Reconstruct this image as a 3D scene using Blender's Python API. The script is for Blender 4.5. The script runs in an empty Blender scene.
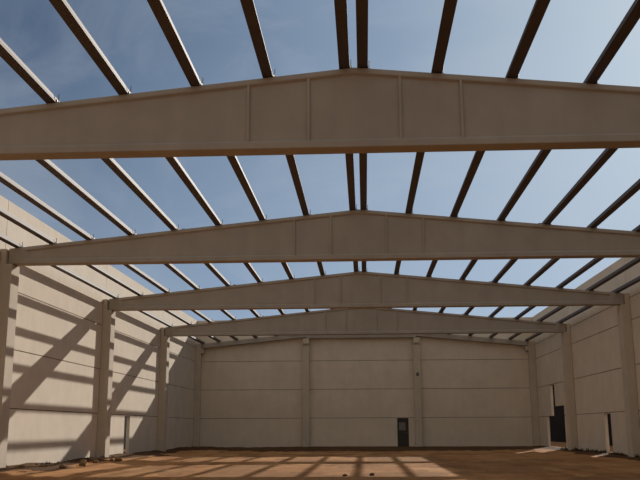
import bpy, bmesh, math, random
from mathutils import Vector, Matrix, noise
random.seed(4)
scene = bpy.context.scene
COL = scene.collection

# ------------------------------------------------------------------ dimensions (metres)
HW = 13.0                     # half width of the hall, to the inner wall faces
TH = 0.18                     # wall panel thickness
FRONT = 4.0                   # where the built hall begins (behind/above the camera)
D1, BAY = 17.655, 12.544      # first roof beam, bay length
DB = 67.25                    # inner face of the back wall
BEAMS = [D1 + k*BAY for k in range(4)]
BW = 0.48                     # beam width
ZB, ZE, ZA, XA, BE = 7.25, 7.80, 9.06, -0.09, 12.75
TOP = 9.68
PL = [0, 2.157, 4.31, 6.47, 7.55, TOP]
SLOPE = (ZA-ZE)/BE

def roof(x):
    return ZA - SLOPE*abs(x-XA)

# ------------------------------------------------------------------ materials
def new_mat(name):
    m = bpy.data.materials.new(name); m.use_nodes = True
    nt = m.node_tree
    b = nt.nodes['Principled BSDF']
    return m, nt, b

def ramp(nt, fac, stops):
    r = nt.nodes.new('ShaderNodeValToRGB')
    e = r.color_ramp.elements
    while len(e) < len(stops): e.new(0.5)
    for i, (p, c) in enumerate(stops):
        e[i].position = p; e[i].color = (c[0], c[1], c[2], 1)
    nt.links.new(fac, r.inputs[0])
    return r.outputs[0]

def noise_tex(nt, scale, detail=4, rough=.55, stretch=(1, 1, 1), vec='Object', dist=0):
    tc = nt.nodes.new('ShaderNodeTexCoord'); mp = nt.nodes.new('ShaderNodeMapping')
    mp.inputs['Scale'].default_value = stretch
    n = nt.nodes.new('ShaderNodeTexNoise')
    n.inputs['Scale'].default_value = scale; n.inputs['Detail'].default_value = detail
    n.inputs['Roughness'].default_value = rough; n.inputs['Distortion'].default_value = dist
    nt.links.new(tc.outputs[vec], mp.inputs[0]); nt.links.new(mp.outputs[0], n.inputs['Vector'])
    return n.outputs['Fac']

def mix(nt, a, b, fac, mode='MIX'):
    m = nt.nodes.new('ShaderNodeMix'); m.data_type = 'RGBA'; m.blend_type = mode
    for sock, v in ((m.inputs[0], fac), (m.inputs[6], a), (m.inputs[7], b)):
        if hasattr(v, 'is_output'): nt.links.new(v, sock)
        elif isinstance(v, (int, float)): sock.default_value = v
        else: sock.default_value = (v[0], v[1], v[2], 1)
    return m.outputs[2]

def bump(nt, b, h, strength, dist=.02):
    bp = nt.nodes.new('ShaderNodeBump'); bp.inputs['Strength'].default_value = strength
    bp.inputs['Distance'].default_value = dist
    nt.links.new(h, bp.inputs['Height']); nt.links.new(bp.outputs[0], b.inputs['Normal'])

def concrete(name, c, var=.10, streak=.10, rough=.85):
    m, nt, b = new_mat(name)
    lo = [x*(1-var) for x in c]; hi = [min(1, x*(1+var)) for x in c]
    base = ramp(nt, noise_tex(nt, .9, 6, .6), [(.3, lo), (.7, hi)])
    st = ramp(nt, noise_tex(nt, 2.2, 4, .6, (1, 1, .12)), [(.38, (1-streak,)*3), (.62, (1, 1, 1))])
    col = mix(nt, base, st, 1.0, 'MULTIPLY')
    nt.links.new(col, b.inputs['Base Color'])
    b.inputs['Roughness'].default_value = rough
    b.inputs['Specular IOR Level'].default_value = .25
    bump(nt, b, noise_tex(nt, 30, 5, .6), .25, .01)
    return m

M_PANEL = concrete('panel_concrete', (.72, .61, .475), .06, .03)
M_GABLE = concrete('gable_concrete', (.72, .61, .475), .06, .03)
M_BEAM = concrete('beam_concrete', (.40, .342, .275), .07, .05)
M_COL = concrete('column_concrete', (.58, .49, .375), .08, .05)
M_PAD = concrete('rubber_pad', (.04, .035, .03), .1, .05)
M_SEAL = concrete('joint_mortar', (.22, .18, .13), .2, .1)

def make_purlin_mat():
    m, nt, b = new_mat('purlin_steel')
    base = ramp(nt, noise_tex(nt, 3.0, 5, .65, (1, .25, 1)), [(.3, (.034, .023, .020)), (.7, (.062, .044, .037))])
    nt.links.new(base, b.inputs['Base Color'])
    b.inputs['Metallic'].default_value = .0
    b.inputs['Roughness'].default_value = .66
    b.inputs['Specular IOR Level'].default_value = .9
    b.inputs['Specular Tint'].default_value = (1, .86, .74, 1)
    bump(nt, b, noise_tex(nt, 25, 3, .5, (1, .2, 1)), .05, .004)
    return m
M_PURLIN = make_purlin_mat()

def make_plain(name, c, rough=.6, metal=0.0, var=.2):
    m, nt, b = new_mat(name)
    base = ramp(nt, noise_tex(nt, 6, 4, .6), [(.3, [x*(1-var) for x in c]), (.7, [x*(1+var) for x in c])])
    nt.links.new(base, b.inputs['Base Color'])
    b.inputs['Roughness'].default_value = rough; b.inputs['Metallic'].default_value = metal
    if rough > .7: b.inputs['Specular IOR Level'].default_value = .05
    return m
M_STEEL = make_plain('bolt_steel', (.16, .12, .10), .5, .6)
M_DOOR = make_plain('door_metal', (.030, .022, .016), .55, .0)
M_DFRAME = make_plain('door_frame_metal', (.06, .045, .032), .5, .2)
M_GLASS = make_plain('frosted_glass', (.16, .14, .12), .25, 0, .1)
M_STONE = make_plain('dark_stone', (.05, .038, .028), .9, 0, .3)
M_CLOD = make_plain('earth_clod', (.20, .12, .06), .95, 0, .35)
M_WEED = make_plain('dry_weed', (.055, .045, .02), .8, 0, .4)
M_BOX = make_plain('grey_box', (.10, .09, .08), .5, 0, .1)

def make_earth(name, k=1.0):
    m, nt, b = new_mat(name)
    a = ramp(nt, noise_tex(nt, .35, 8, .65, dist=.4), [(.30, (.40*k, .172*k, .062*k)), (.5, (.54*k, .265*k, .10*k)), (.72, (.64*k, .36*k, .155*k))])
    g = ramp(nt, noise_tex(nt, 5, 6, .7), [(.3, (.72, .70, .68)), (.65, (1, 1, 1))])
    t = ramp(nt, noise_tex(nt, 1.2, 4, .6, (1, .12, 1)), [(.35, (.8, .77, .74)), (.6, (1, 1, 1))])
    c = mix(nt, mix(nt, a, g, 1.0, 'MULTIPLY'), t, 1.0, 'MULTIPLY')
    nt.links.new(c, b.inputs['Base Color'])
    b.inputs['Roughness'].default_value = .95; b.inputs['Specular IOR Level'].default_value = .1
    bump(nt, b, noise_tex(nt, 9, 8, .7), .5, .05)
    return m
M_EARTH = make_earth('earth_floor', 1.0)
M_GROUND = make_earth('earth_ground', .75)
M_DARK_EARTH = make_earth('dark_earth', .24)  # the floor's earth colours, only darker
M_BANK = make_plain('bank_soil', (.016, .011, .007), .95, 0, .5)

# ------------------------------------------------------------------ mesh helpers
class MB:
    def __init__(self): self.bm = bmesh.new()
    def box(self, x0, x1, y0, y1, z0, z1):
        v = [self.bm.verts.new(p) for p in ((x0,y0,z0),(x1,y0,z0),(x1,y1,z0),(x0,y1,z0),(x0,y0,z1),(x1,y0,z1),(x1,y1,z1),(x0,y1,z1))]
        for f in ((3,2,1,0),(4,5,6,7),(0,1,5,4),(1,2,6,5),(2,3,7,6),(3,0,4,7)):
            self.bm.faces.new([v[i] for i in f])
    def hexa(self, a, b):
        """two quads (lists of four points) joined into a solid"""
        va = [self.bm.verts.new(p) for p in a]; vb = [self.bm.verts.new(p) for p in b]
        self.bm.faces.new(va[::-1]); self.bm.faces.new(vb)
        n = len(va)
        for i in range(n):
            j = (i+1) % n
            self.bm.faces.new((va[i], va[j], vb[j], vb[i]))
    def cyl(self, x, y, z0, z1, r, n=8):
        a = [(x+r*math.cos(i*2*math.pi/n), y+r*math.sin(i*2*math.pi/n), z0) for i in range(n)]
        self.hexa(a, [(p[0], p[1], z1) for p in a])
    def lump(self, c, r, seed, sub=2, flat=.7):
        res = bmesh.ops.create_icosphere(self.bm, subdivisions=sub, radius=1)
        for v in res['verts']:
            d = 1 + .35*noise.noise(v.co*1.6 + Vector((seed*3.1, seed*1.7, 0)))
            v.co = Vector((c[0]+v.co.x*r*d, c[1]+v.co.y*r*d, c[2]+v.co.z*r*d*flat))
    def build(self, name, mat, parent=None, bevel=0.0, smooth=False):
        bmesh.ops.recalc_face_normals(self.bm, faces=self.bm.faces)
        me = bpy.data.meshes.new(name); self.bm.to_mesh(me); self.bm.free()
        if smooth:
            for p in me.polygons: p.use_smooth = True
        me.materials.append(mat)
        o = bpy.data.objects.new(name, me); COL.objects.link(o)
        if parent: o.parent = parent
        if bevel:
            md = o.modifiers.new('bevel', 'BEVEL'); md.width = bevel; md.segments = 1
            md.limit_method = 'ANGLE'; md.angle_limit = math.radians(40)
        return o

def tag(o, label=None, cat=None, group=None, kind=None):
    if label: o['label'] = label
    if cat: o['category'] = cat
    if group: o['group'] = group
    o['kind'] = kind or 'thing'
    return o

# ------------------------------------------------------------------ setting: ground, floor
def floor_height(x, y):
    h = .03*noise.noise(Vector((x*.35, y*.2, 1.3))) + .012*noise.noise(Vector((x*1.7, y*1.1, 5.3)))
    d = HW - abs(x)
    if d < 2.2:
        t = (2.2-max(d, 0))/2.2
        n = .6+.9*noise.noise(Vector((x*.6, y*.33, 9.1)))
        h += (.085 if x < 0 else .05)*t*t*max(n, .2)
        h += .07*max(0, noise.noise(Vector((x*2.1, y*.7, 3.3))))*t
    if x < -2:
        q = min(1, (-2-x)/6)
        h += q*(.05*noise.noise(Vector((x*.9, y*.28, 4.2))) + .035*noise.noise(Vector((x*2.3, y*.55, 8.8))))
    t = min(1, max(0, (d-.8)/4)); h -= .09*t*t*(3-2*t)*min(1, max(0, (DB-y)/14))
    return h

mb = MB()
NX, NY = 150, 260
Y0, Y1 = -4.0, DB+TH
grid = []
for j in range(NY+1):
    y = Y0 + (Y1-Y0)*j/NY
    row = []
    for i in range(NX+1):
        x = -HW-TH + 2*(HW+TH)*i/NX
        row.append(mb.bm.verts.new((x, y, floor_height(x, y))))
    grid.append(row)
for j in range(NY):
    for i in range(NX):
        mb.bm.faces.new((grid[j][i], grid[j][i+1], grid[j+1][i+1], grid[j+1][i]))
tag(mb.build('floor', M_EARTH, smooth=True), 'bare orange brown earth floor of the unfinished hall', 'floor', kind='structure')

mb = MB()
mb.box(-160, 160, -80, 260, -.5, -.09)
tag(mb.build('ground', M_GROUND), 'earth ground outside the hall', 'ground', kind='structure')

mb = MB(); rows = []  # thin darker layer over the earth floor, along the back and side walls
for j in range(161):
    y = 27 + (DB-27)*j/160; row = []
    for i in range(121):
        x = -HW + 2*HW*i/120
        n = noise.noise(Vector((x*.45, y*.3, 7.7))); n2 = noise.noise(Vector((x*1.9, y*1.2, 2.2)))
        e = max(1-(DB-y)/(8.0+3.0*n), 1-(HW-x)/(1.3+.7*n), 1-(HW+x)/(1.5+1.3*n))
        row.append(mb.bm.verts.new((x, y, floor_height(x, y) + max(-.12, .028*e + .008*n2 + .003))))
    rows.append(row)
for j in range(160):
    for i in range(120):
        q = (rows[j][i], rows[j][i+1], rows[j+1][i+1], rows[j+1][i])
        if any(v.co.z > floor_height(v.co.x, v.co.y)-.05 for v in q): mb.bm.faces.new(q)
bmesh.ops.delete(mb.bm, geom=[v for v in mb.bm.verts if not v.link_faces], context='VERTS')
tag(mb.build('dark_soil_strip', M_DARK_EARTH, smooth=True), 'darker soil along the foot of the walls', 'soil', kind='structure')

def bank(name, x0, side, h, label):
    m = MB(); rows = []
    n = 60
    for j in range(n+1):
        y = 30 + 110*j/n
        row = []
        for k, (dx, hz) in enumerate(((0, 0), (1.2, .55), (2.4, .9), (4, 1.0), (6, .85), (9, .3), (11, 0))):
            w = noise.noise(Vector((y*.25, dx*.6, x0)))
            row.append(m.bm.verts.new((x0+side*(dx+.5*w), y, -.1+h*hz*(1+.15*w))))
        rows.append(row)
    for j in range(n):
        for k in range(6):
            m.bm.faces.new((rows[j][k], rows[j][k+1], rows[j+1][k+1], rows[j+1][k]))
    return tag(m.build(name, M_BANK, smooth=True), label, 'earth bank', kind='structure')
bank('earth_bank', HW+7.0, 1, 8.2, 'dark earth bank outside the right wall openings')
bank('earth_bank', -HW-5.0, -1, 5.0, 'dark earth bank outside the left wall slot')

# ------------------------------------------------------------------ setting: precast panel walls
def panel_cells(a0, a1, z0, z1, holes):
    xs = sorted({a0, a1} | {v for h in holes for v in (h[0], h[1]) if a0 < v < a1})
    zs = sorted({z0, z1} | {v for h in holes for v in (h[2], h[3]) if z0 < v < z1})
    for i in range(len(xs)-1):
        for j in range(len(zs)-1):
            mx, mz = (xs[i]+xs[i+1])/2, (zs[j]+zs[j+1])/2
            if any(h[0] < mx < h[1] and h[2] < mz < h[3] for h in holes): continue
            yield xs[i], xs[i+1], zs[j], zs[j+1]

G = .018   # half joint
def wall(name, label, axis, inner, out, stations, levels, holes, mat):
    """panels with open joints, plus the mortar bedding recessed inside the joints"""
    m = MB(); s = MB()
    def put(mm, a0, a1, z0, z1, t0, t1):
        p, q = sorted((inner+out*t0, inner+out*t1))
        if axis == 'x': mm.box(p, q, a0, a1, z0, z1)
        else: mm.box(a0, a1, p, q, z0, z1)
    for i in range(len(stations)-1):
        for j in range(len(levels)-1):
            a0, a1 = stations[i]+G, stations[i+1]-G
            z0, z1 = levels[j]+(G if j else -.3), levels[j+1]-(G if j < len(levels)-2 else 0)
            for c in panel_cells(a0, a1, z0, z1, holes): put(m, *c, 0, TH)
    for c in panel_cells(stations[0]+.05, stations[-1]-.05, -.28, levels[-1]-.05, [(h[0]-.03, h[1]+.03, h[2]-.03, h[3]) for h in holes]):
        put(s, *c, .035, TH-.035)
    o = m.build(name, mat)
    tag(o, label, 'wall', kind='structure')
    s.build('joint_mortar', M_SEAL, o)
    return o

ST = [FRONT, BEAMS[0]+.24, BEAMS[1]+.24, BEAMS[2]+.24, BEAMS[3]+.24, DB+TH]
wall('wall_left', 'sunlit precast concrete panel wall on the left', 'x', -HW, -1, ST, PL, [(47.5, 48.6, -.4, 2.10)], M_PANEL)
wall('wall_right', 'shaded precast concrete panel wall on the right', 'x', HW, 1, ST, PL,
     [(47.5, 48.8, -.4, 2.10), (58.3, 64.0, -.4, 2.157), (58.3, 62.3, 2.1, 2.80), (60.9, 62.3, 2.7, 4.28)], M_PANEL)
DOOR = (2.46, 3.32, 2.13)
wall('wall_back', 'precast concrete gable wall at the far end', 'y', DB, 1, [-HW, -4.42, 4.05, HW], [0, 2.157, 4.31, 6.48, 8.6, TOP],
     [(DOOR[0], DOOR[1], -.4, DOOR[2])], M_GABLE)

# door in the back wall
m = MB(); m.box(DOOR[0]+.05, DOOR[1]-.05, DB+.07, DB+.11, .02, DOOR[2]-.05)
door = m.build('door_1', M_DOOR); tag(door, 'dark metal door with a small pane in the back wall', 'door', kind='structure')
m = MB()
m.box(DOOR[0], DOOR[0]+.05, DB+.05, DB+.14, 0, DOOR[2]); m.box(DOOR[1]-.05, DOOR[1], DB+.05, DB+.14, 0, DOOR[2])
m.box(DOOR[0]+.05, DOOR[1]-.05, DB+.05, DB+.14, DOOR[2]-.05, DOOR[2])
m.build('door_frame', M_DFRAME, door)
m = MB(); m.box(DOOR[0]+.13, DOOR[0]+.62, DB+.055, DB+.071, 1.22, 1.80); m.build('door_pane', M_GLASS, door)
m = MB(); m.box(DOOR[1]-.17, DOOR[1]-.10, DB+.03, DB+.07, 1.0, 1.06); m.box(DOOR[1]-.26, DOOR[1]-.10, DB+.02, DB+.035, 1.02, 1.045)
m.build('door_handle', M_STEEL, door)

# ------------------------------------------------------------------ roof beams
def beam_section(x, solid):
    """outline of the I-shaped beam at x: (dy, z) points, front half and back half"""
    zt = roof(x); h = BW/2
    w = h-.002 if solid else h-.065
    bf, tf = .15, .12
    pts = [(-h, ZB), (-h, ZB+bf), (-w, ZB+bf+.04), (-w, zt-tf-.04), (-h, zt-tf), (-h, zt)]
    return pts + [(-a, b) for a, b in pts[::-1]]

ORD = ['first', 'second', 'third', 'fourth']
BEAM_LABEL = ['nearest and largest concrete roof beam, crossing the top of the view',
              'second concrete roof beam from the viewer, below the nearest one',
              'third concrete roof beam from the viewer, its left end on a half sunlit column',
              'farthest full concrete roof beam, just in front of the back wall']
def make_beam(y, label):
    m = MB()
    xs = [-BE, -BE+.55, -BE+.70, XA, BE-.70, BE-.55, BE]
    sol = [1, 1, 0, 0, 0, 1, 1]
    secs = [[m.bm.verts.new((x, d, z)) for d, z in beam_section(x, s)] for x, s in zip(xs, sol)]
    n = len(secs[0])
    m.bm.faces.new(secs[0]); m.bm.faces.new(secs[-1][::-1])
    for a, b in zip(secs, secs[1:]):
        for i in range(n):
            j = (i+1) % n
            m.bm.faces.new((a[i], b[i], b[j], a[j]))
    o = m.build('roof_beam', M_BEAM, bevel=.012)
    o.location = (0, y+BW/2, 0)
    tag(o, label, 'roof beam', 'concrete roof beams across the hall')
    for x in (-2.30, -.99, .99, 2.30):
        r = MB(); zt = roof(XA+x)-.10; w = BW/2-.012; b = .032
        r.box(XA+x-b, XA+x+b, -w, -w+.09, ZB+.14, zt); r.box(XA+x-b, XA+x+b, w-.09, w, ZB+.14, zt)
        r.build('stiffener_rib', M_BEAM, o, bevel=.012)
    for s in (-1, 1):
        r = MB(); r.cyl(s*6.4+XA, 0, roof(s*6.4+XA)-.03, roof(s*6.4+XA)+.06, .012)
        r.cyl(s*6.4+XA+.1, 0, roof(s*6.4+XA)-.03, roof(s*6.4+XA)+.06, .012)
        r.box(s*6.4+XA-.012, s*6.4+XA+.112, -.012, .012, roof(s*6.4+XA)+.05, roof(s*6.4+XA)+.075)
        r.build('lifting_loop', M_STEEL, o)
    return o
for y, l in zip(BEAMS, BEAM_LABEL): make_beam(y, l)

# ------------------------------------------------------------------ columns
def side_column(side, y, label, group):
    m = MB()
    p = .45
    w0, w1, w2 = side*(HW-.004), side*(BE+.03), side*(HW-p)
    prof = [(w2, -.3), (w0, -.3), (w0, ZE-.02), (w1, ZE-.02), (w1, ZB-.024), (w2, ZB-.024)]
    m.hexa([(a, -.15, b) for a, b in prof], [(a, BW+.12, b) for a, b in prof])
    o = m.build('concrete_column', M_COL, bevel=.02)
    o.location = (0, y, 0)
    tag(o, label, 'column', group)
    r = MB(); a, b = sorted((side*(HW-.25-.16), side*(HW-.26)))
    r.box(a, b, .06, BW-.06, ZB-.022, ZB-.001); r.build('bearing_pad', M_PAD, o)
    return o
for k, y in enumerate(BEAMS):
    side_column(-1, y, ['concrete column at left wall under the nearest roof beam',
        'tall concrete column cut by the left edge, under the second roof beam',
        'concrete column on the left wall under the third roof beam',
        'concrete column on the left wall under the farthest full roof beam'][k], 'columns along the left wall')
    side_column(1, y, ['concrete column at right wall under the nearest roof beam',
        'concrete column at right wall under the second roof beam',
        'shaded concrete column at the right edge under the third roof beam',
        'shaded concrete column between the right wall gateway and the narrow slot'][k], 'columns along the right wall')

GY0 = DB-.45
GB = lambda x: roof(x) - .36                    # underside of the sloping gable beams
def gable_column(x0, x1, ztop, label, mid):
    m = MB(); m.box(x0, x1, GY0, DB-.005, -.3, ztop)
    o = m.build('gable_column', M_COL, bevel=.02)
    tag(o, label, 'column', 'columns along the back wall')
    if mid:
        c = MB(); xc = (x0+x1)/2
        c.hexa([(xc-.24, GY0-.16, ztop-.02), (xc+.24, GY0-.16, ztop-.02), (xc+.24, GY0-.16, ztop-.40), (xc-.24, GY0-.16, ztop-.40)],
               [(xc-.24, GY0-.001, ztop-.02), (xc+.24, GY0-.001, ztop-.02), (xc+.24, GY0-.001, ztop-.55), (xc-.24, GY0-.001, ztop-.55)])
        c.build('corbel', M_COL, o, bevel=.01)
    else:
        c = MB(); s = 1 if x0 > 0 else -1; xi = x0 if s > 0 else x1
        c.box(min(xi, xi-s*.22), max(xi, xi-s*.22), GY0, DB-.01, GB(xi)-.36, GB(xi)-.02)
        c.build('corbel', M_COL, o, bevel=.01)
    return o
gable_column(-HW+.005, -12.55, GB(-12.6)+.34, 'concrete corner column where the left wall meets the back wall', 0)
gable_column(-4.68, -4.16, 8.16, 'concrete column on the back wall, left of centre', 1)
rc = gable_column(3.79, 4.32, 8.16, 'concrete column on the back wall, just right of the dark door', 1)
gable_column(12.51, HW-.005, GB(12.6)+.34, 'concrete corner column where the right wall meets the back wall', 0)

def gable_beam(x0, x1, b0, b1, label):
    m = MB()
    cut = [x0, x1] if not (x0 < XA < x1) else [x0, XA, x1]
    for a, b in zip(cut, cut[1:]):
        f = lambda x: b0+(b1-b0)*(x-x0)/(x1-x0)
        q = lambda x: [(x, GY0+.03, f(x)), (x, DB-.02, f(x)), (x, DB-.02, roof(x)-.01), (x, GY0+.03, roof(x)-.01)]
        m.hexa(q(a), q(b))
    bmesh.ops.remove_doubles(m.bm, verts=m.bm.verts, dist=.0005)
    o = m.build('gable_beam', M_BEAM, bevel=.012)
    tag(o, label, 'roof beam', 'gable beams along the back wall')
gable_beam(-12.54, -4.43, GB(-12.54), GB(-4.43), 'sloping concrete gable beam at the left of the back wall')
gable_beam(-4.41, 4.04, 8.18, 8.18, 'flat bottomed concrete gable beam in the middle of the back wall')
gable_beam(4.06, 12.50, GB(4.06), GB(12.5), 'sloping concrete gable beam at the right of the back wall')

m = MB(); m.box(3.98, 4.16, GY0-.09, GY0-.001, 5.25, 5.5)
tag(m.build('junction_box', M_BOX, bevel=.01), 'small dark box fixed high on the back wall column by the door', 'box')

# ------------------------------------------------------------------ purlins, bay by bay
PW, PH = .23, .145
def purlin_mesh(L):
    m = MB(); h = PW/2
    right = [(h, 0), (h, .022), (h-.014, .06), (h-.018, .07), (h-.022, .11), (h-.03, PH)]
    prof = right + [(-a, b) for a, b in right[::-1]]
    m.hexa([(a, 0, b) for a, b in prof], [(a, L, b) for a, b in prof])
    bmesh.ops.recalc_face_normals(m.bm, faces=m.bm.faces)
    me = bpy.data.meshes.new('purlin'); m.bm.to_mesh(me); m.bm.free(); me.materials.append(M_PURLIN)
    return me
def cleat_mesh():
    m = MB()
    m.box(PW/2, PW/2+.055, -.05, .05, -.010, .0); m.box(PW/2+.001, PW/2+.012, -.05, .05, 0, .06)
    bmesh.ops.recalc_face_normals(m.bm, faces=m.bm.faces)
    me = bpy.data.meshes.new('cleat'); m.bm.to_mesh(me); m.bm.free(); me.materials.append(M_STEEL)
    return me
def bolt_mesh():
    m = MB()
    m.cyl(PW/2+.034, 0, .001, .19, .011)
    bmesh.ops.recalc_face_normals(m.bm, faces=m.bm.faces)
    me = bpy.data.meshes.new('anchor_bolt'); m.bm.to_mesh(me); m.bm.free(); me.materials.append(M_STEEL)
    return me
BOLT = bolt_mesh(); CLEAT = cleat_mesh()
PXL = [-.295, -1.965, -3.55, -5.145, -6.75, -8.33, -9.85, -11.2, -12.45]
PXR = [.10, 1.70, 3.30, 4.97, 6.56, 8.15, 9.73, 11.2, 12.45]
NTH = [None, 'first', 'second', 'third', 'fourth', 'fifth', 'sixth', 'seventh', 'outermost']
BAYTXT = ['in front of the nearest roof beam', 'between first and second roof beams', 'between second and third roof beams',
          'between third and fourth roof beams', 'between fourth roof beam and back wall']
ends = [FRONT+.6] + [y+BW/2 for y in BEAMS] + [DB-.03]
for bay in range(5):
    ya, yb = ends[bay]+.006, ends[bay+1]-.006
    me = purlin_mesh(yb-ya)
    for side, xs in (('left', PXL), ('right', PXR)):
        for i, x in enumerate(xs):
            o = bpy.data.objects.new('roof_purlin', me); COL.objects.link(o)
            if i == 0: lab = 'dark steel purlin, %s of the close ridge pair, %s' % (side, BAYTXT[bay])
            elif i == 8: lab = 'dark steel purlin, outermost along the %s wall, %s' % (side, BAYTXT[bay])
            else: lab = 'dark steel purlin, %s %s of the ridge pair, %s' % (NTH[i], side, BAYTXT[bay])
            o.location = (x, ya, roof(x)+.012)
            tag(o, lab, 'purlin', 'purlins ' + BAYTXT[bay])
            b = bpy.data.objects.new('anchor_bolt', BOLT); COL.objects.link(b); b.parent = o
            seat = .018 if x < XA else -.012
            b.location = (0, yb-ya-.16, seat)
            c = bpy.data.objects.new('cleat', CLEAT); COL.objects.link(c); c.parent = o
            c.location = (0, yb-ya-.16, seat)

# ------------------------------------------------------------------ loose things on the floor
def stone(name, x, y, r, seed, mat, label, cat, group=None):
    m = MB(); m.lump((0, 0, 0), r, seed, 2, .7)
    o = m.build(name, mat, smooth=False)
    o.location = (x, y, floor_height(x, y)+r*.42)
    tag(o, label, cat, group)
stone('stone', -.62, 28.4, .075, 1, M_STONE, 'dark stone on the sunlit floor, left one of two', 'stone')
stone('stone', .24, 28.7, .08, 2, M_STONE, 'dark stone on the sunlit floor, right one of two', 'stone')
for i in range(16):
    x = -12.6+random.random()*1.5; y = 31.0+i*.75+random.random()*.4
    stone('earth_clod', x, y, .07+.09*random.random(), 10+i, M_CLOD, 'small brown clod of earth at the foot of the left wall', 'clod', 'earth clods along the left wall')

def weeds(n, yr, xr, hr, label):
    m = MB()
    for i in range(n):
        x, y = random.uniform(*xr), random.uniform(*yr)
        z = floor_height(x, y)-.02
        h = random.uniform(*hr)
        for k in range(9):
            a = random.random()*6.283; l = h*random.uniform(.5, 1); w = .018
            dx, dy = math.cos(a), math.sin(a)
            lean = random.uniform(.15, .6)*l
            b0 = Vector((x+dx*.02, y+dy*.02, z)); t = b0+Vector((dx*lean, dy*lean, l)); s = Vector((-dy*w, dx*w, 0)); q = Vector((dx*w*.5, dy*w*.5, 0))
            v = [m.bm.verts.new(p) for p in (b0-s, b0+s, b0+q*2, t)]
            for f in ((0, 1, 3), (1, 2, 3), (2, 0, 3)): m.bm.faces.new([v[j] for j in f])
    tag(m.build('dry_weeds', M_WEED), label, 'weeds', kind='stuff')
weeds(50, (36, 42.4), (12.45, 12.8), (.10, .34), 'low dark weeds at the right wall foot, nearer side of the right edge column')
weeds(70, (43.6, 55.0), (12.45, 12.8), (.08, .28), 'low dark weeds at the right wall foot below the narrow slot')
weeds(14, (56.1, 57.8), (12.45, 12.8), (.08, .25), 'low dark weeds at the right wall foot beside the gateway')
weeds(40, (31.2, 42.4), (-12.8, -12.45), (.06, .2), 'low dark weeds along the foot of the sunlit left wall')

# ------------------------------------------------------------------ light
SUN = Vector((1, 2.06, 1.0)).normalized()      # towards the sun
ld = bpy.data.lights.new('sun', 'SUN'); ld.energy = 3.75; ld.color = (1, .95, .88); ld.angle = math.radians(.53)
lo = bpy.data.objects.new('sun', ld); COL.objects.link(lo)
lo.rotation_euler = SUN.to_track_quat('Z', 'Y').to_euler(); lo.location = (40, 90, 50)

w = bpy.data.worlds.new('sky'); scene.world = w; w.use_nodes = True
nt = w.node_tree; nd = nt.nodes; lk = nt.links
bg = nd['Background']
tc = nd.new('ShaderNodeTexCoord')
nrm = nd.new('ShaderNodeVectorMath'); nrm.operation = 'NORMALIZE'; lk.new(tc.outputs['Generated'], nrm.inputs[0])
dot = nd.new('ShaderNodeVectorMath'); dot.operation = 'DOT_PRODUCT'; lk.new(nrm.outputs[0], dot.inputs[0]); dot.inputs[1].default_value = SUN
ac = nd.new('ShaderNodeMath'); ac.operation = 'ARCCOSINE'; lk.new(dot.outputs['Value'], ac.inputs[0])
dv = nd.new('ShaderNodeMath'); dv.operation = 'DIVIDE'; lk.new(ac.outputs[0], dv.inputs[0]); dv.inputs[1].default_value = math.pi
sky = ramp(nt, dv.outputs[0], [(0.0, (.62, .70, .78)), (.055, (.45, .545, .645)), (.12, (.25, .335, .46)), (.24, (.07, .118, .205)), (.42, (.36, .37, .39)), (1.0, (.36, .345, .33))])
sep = nd.new('ShaderNodeSeparateXYZ'); lk.new(nrm.outputs[0], sep.inputs[0])
# haze towards the horizon
mr = nd.new('ShaderNodeMapRange'); lk.new(sep.outputs['Z'], mr.inputs['Value'])
mr.inputs['From Min'].default_value = .02; mr.inputs['From Max'].default_value = .42
mr.inputs['To Min'].default_value = .85; mr.inputs['To Max'].default_value = 0
hz = ramp(nt, dv.outputs[0], [(0, (.66, .76, .85)), (.2, (.36, .48, .64)), (.45, (.46, .44, .41)), (1, (.48, .44, .39))])
c1 = mix(nt, sky, hz, mr.outputs[0])
# thin cloud
mp = nd.new('ShaderNodeMapping'); mp.inputs['Scale'].default_value = (2.2, 1.0, 4.0); mp.inputs['Rotation'].default_value = (.2, .5, .3)
lk.new(nrm.outputs[0], mp.inputs[0])
cn = nd.new('ShaderNodeTexNoise'); cn.inputs['Scale'].default_value = 2.6; cn.inputs['Detail'].default_value = 7; cn.inputs['Roughness'].default_value = .6; cn.inputs['Distortion'].default_value = .6
lk.new(mp.outputs[0], cn.inputs['Vector'])
cf = ramp(nt, cn.outputs['Fac'], [(.48, (0, 0, 0)), (.82, (.24, .24, .24))])
c2 = mix(nt, c1, (.56, .60, .66), cf)
lk.new(c2, bg.inputs['Color']); bg.inputs['Strength'].default_value = 1.0

# ------------------------------------------------------------------ camera
f, yaw, pitch, roll = 867.70, .050006, .213751, -.004415
cy, sy, cp, sp = math.cos(yaw), math.sin(yaw), math.cos(pitch), math.sin(pitch)
F = Vector((-sy*cp, cy*cp, sp)); R = Vector((cy, sy, 0)); U = R.cross(F)
R, U = math.cos(roll)*R + math.sin(roll)*U, math.cos(roll)*U - math.sin(roll)*R
cd = bpy.data.cameras.new('camera'); cam = bpy.data.objects.new('camera', cd); COL.objects.link(cam)
cam.matrix_world = Matrix(((R.x, U.x, -F.x, .0436), (R.y, U.y, -F.y, 0), (R.z, U.z, -F.z, 1.3916), (0, 0, 0, 1)))
cd.sensor_width = 36; cd.lens = f/640*36; cd.clip_end = 600; cd.clip_start = .05
scene.camera = cam

vs = scene.view_settings
vs.view_transform = 'Standard'; vs.look = 'None'; vs.gamma = 1; vs.use_curve_mapping = False; vs.exposure = 0
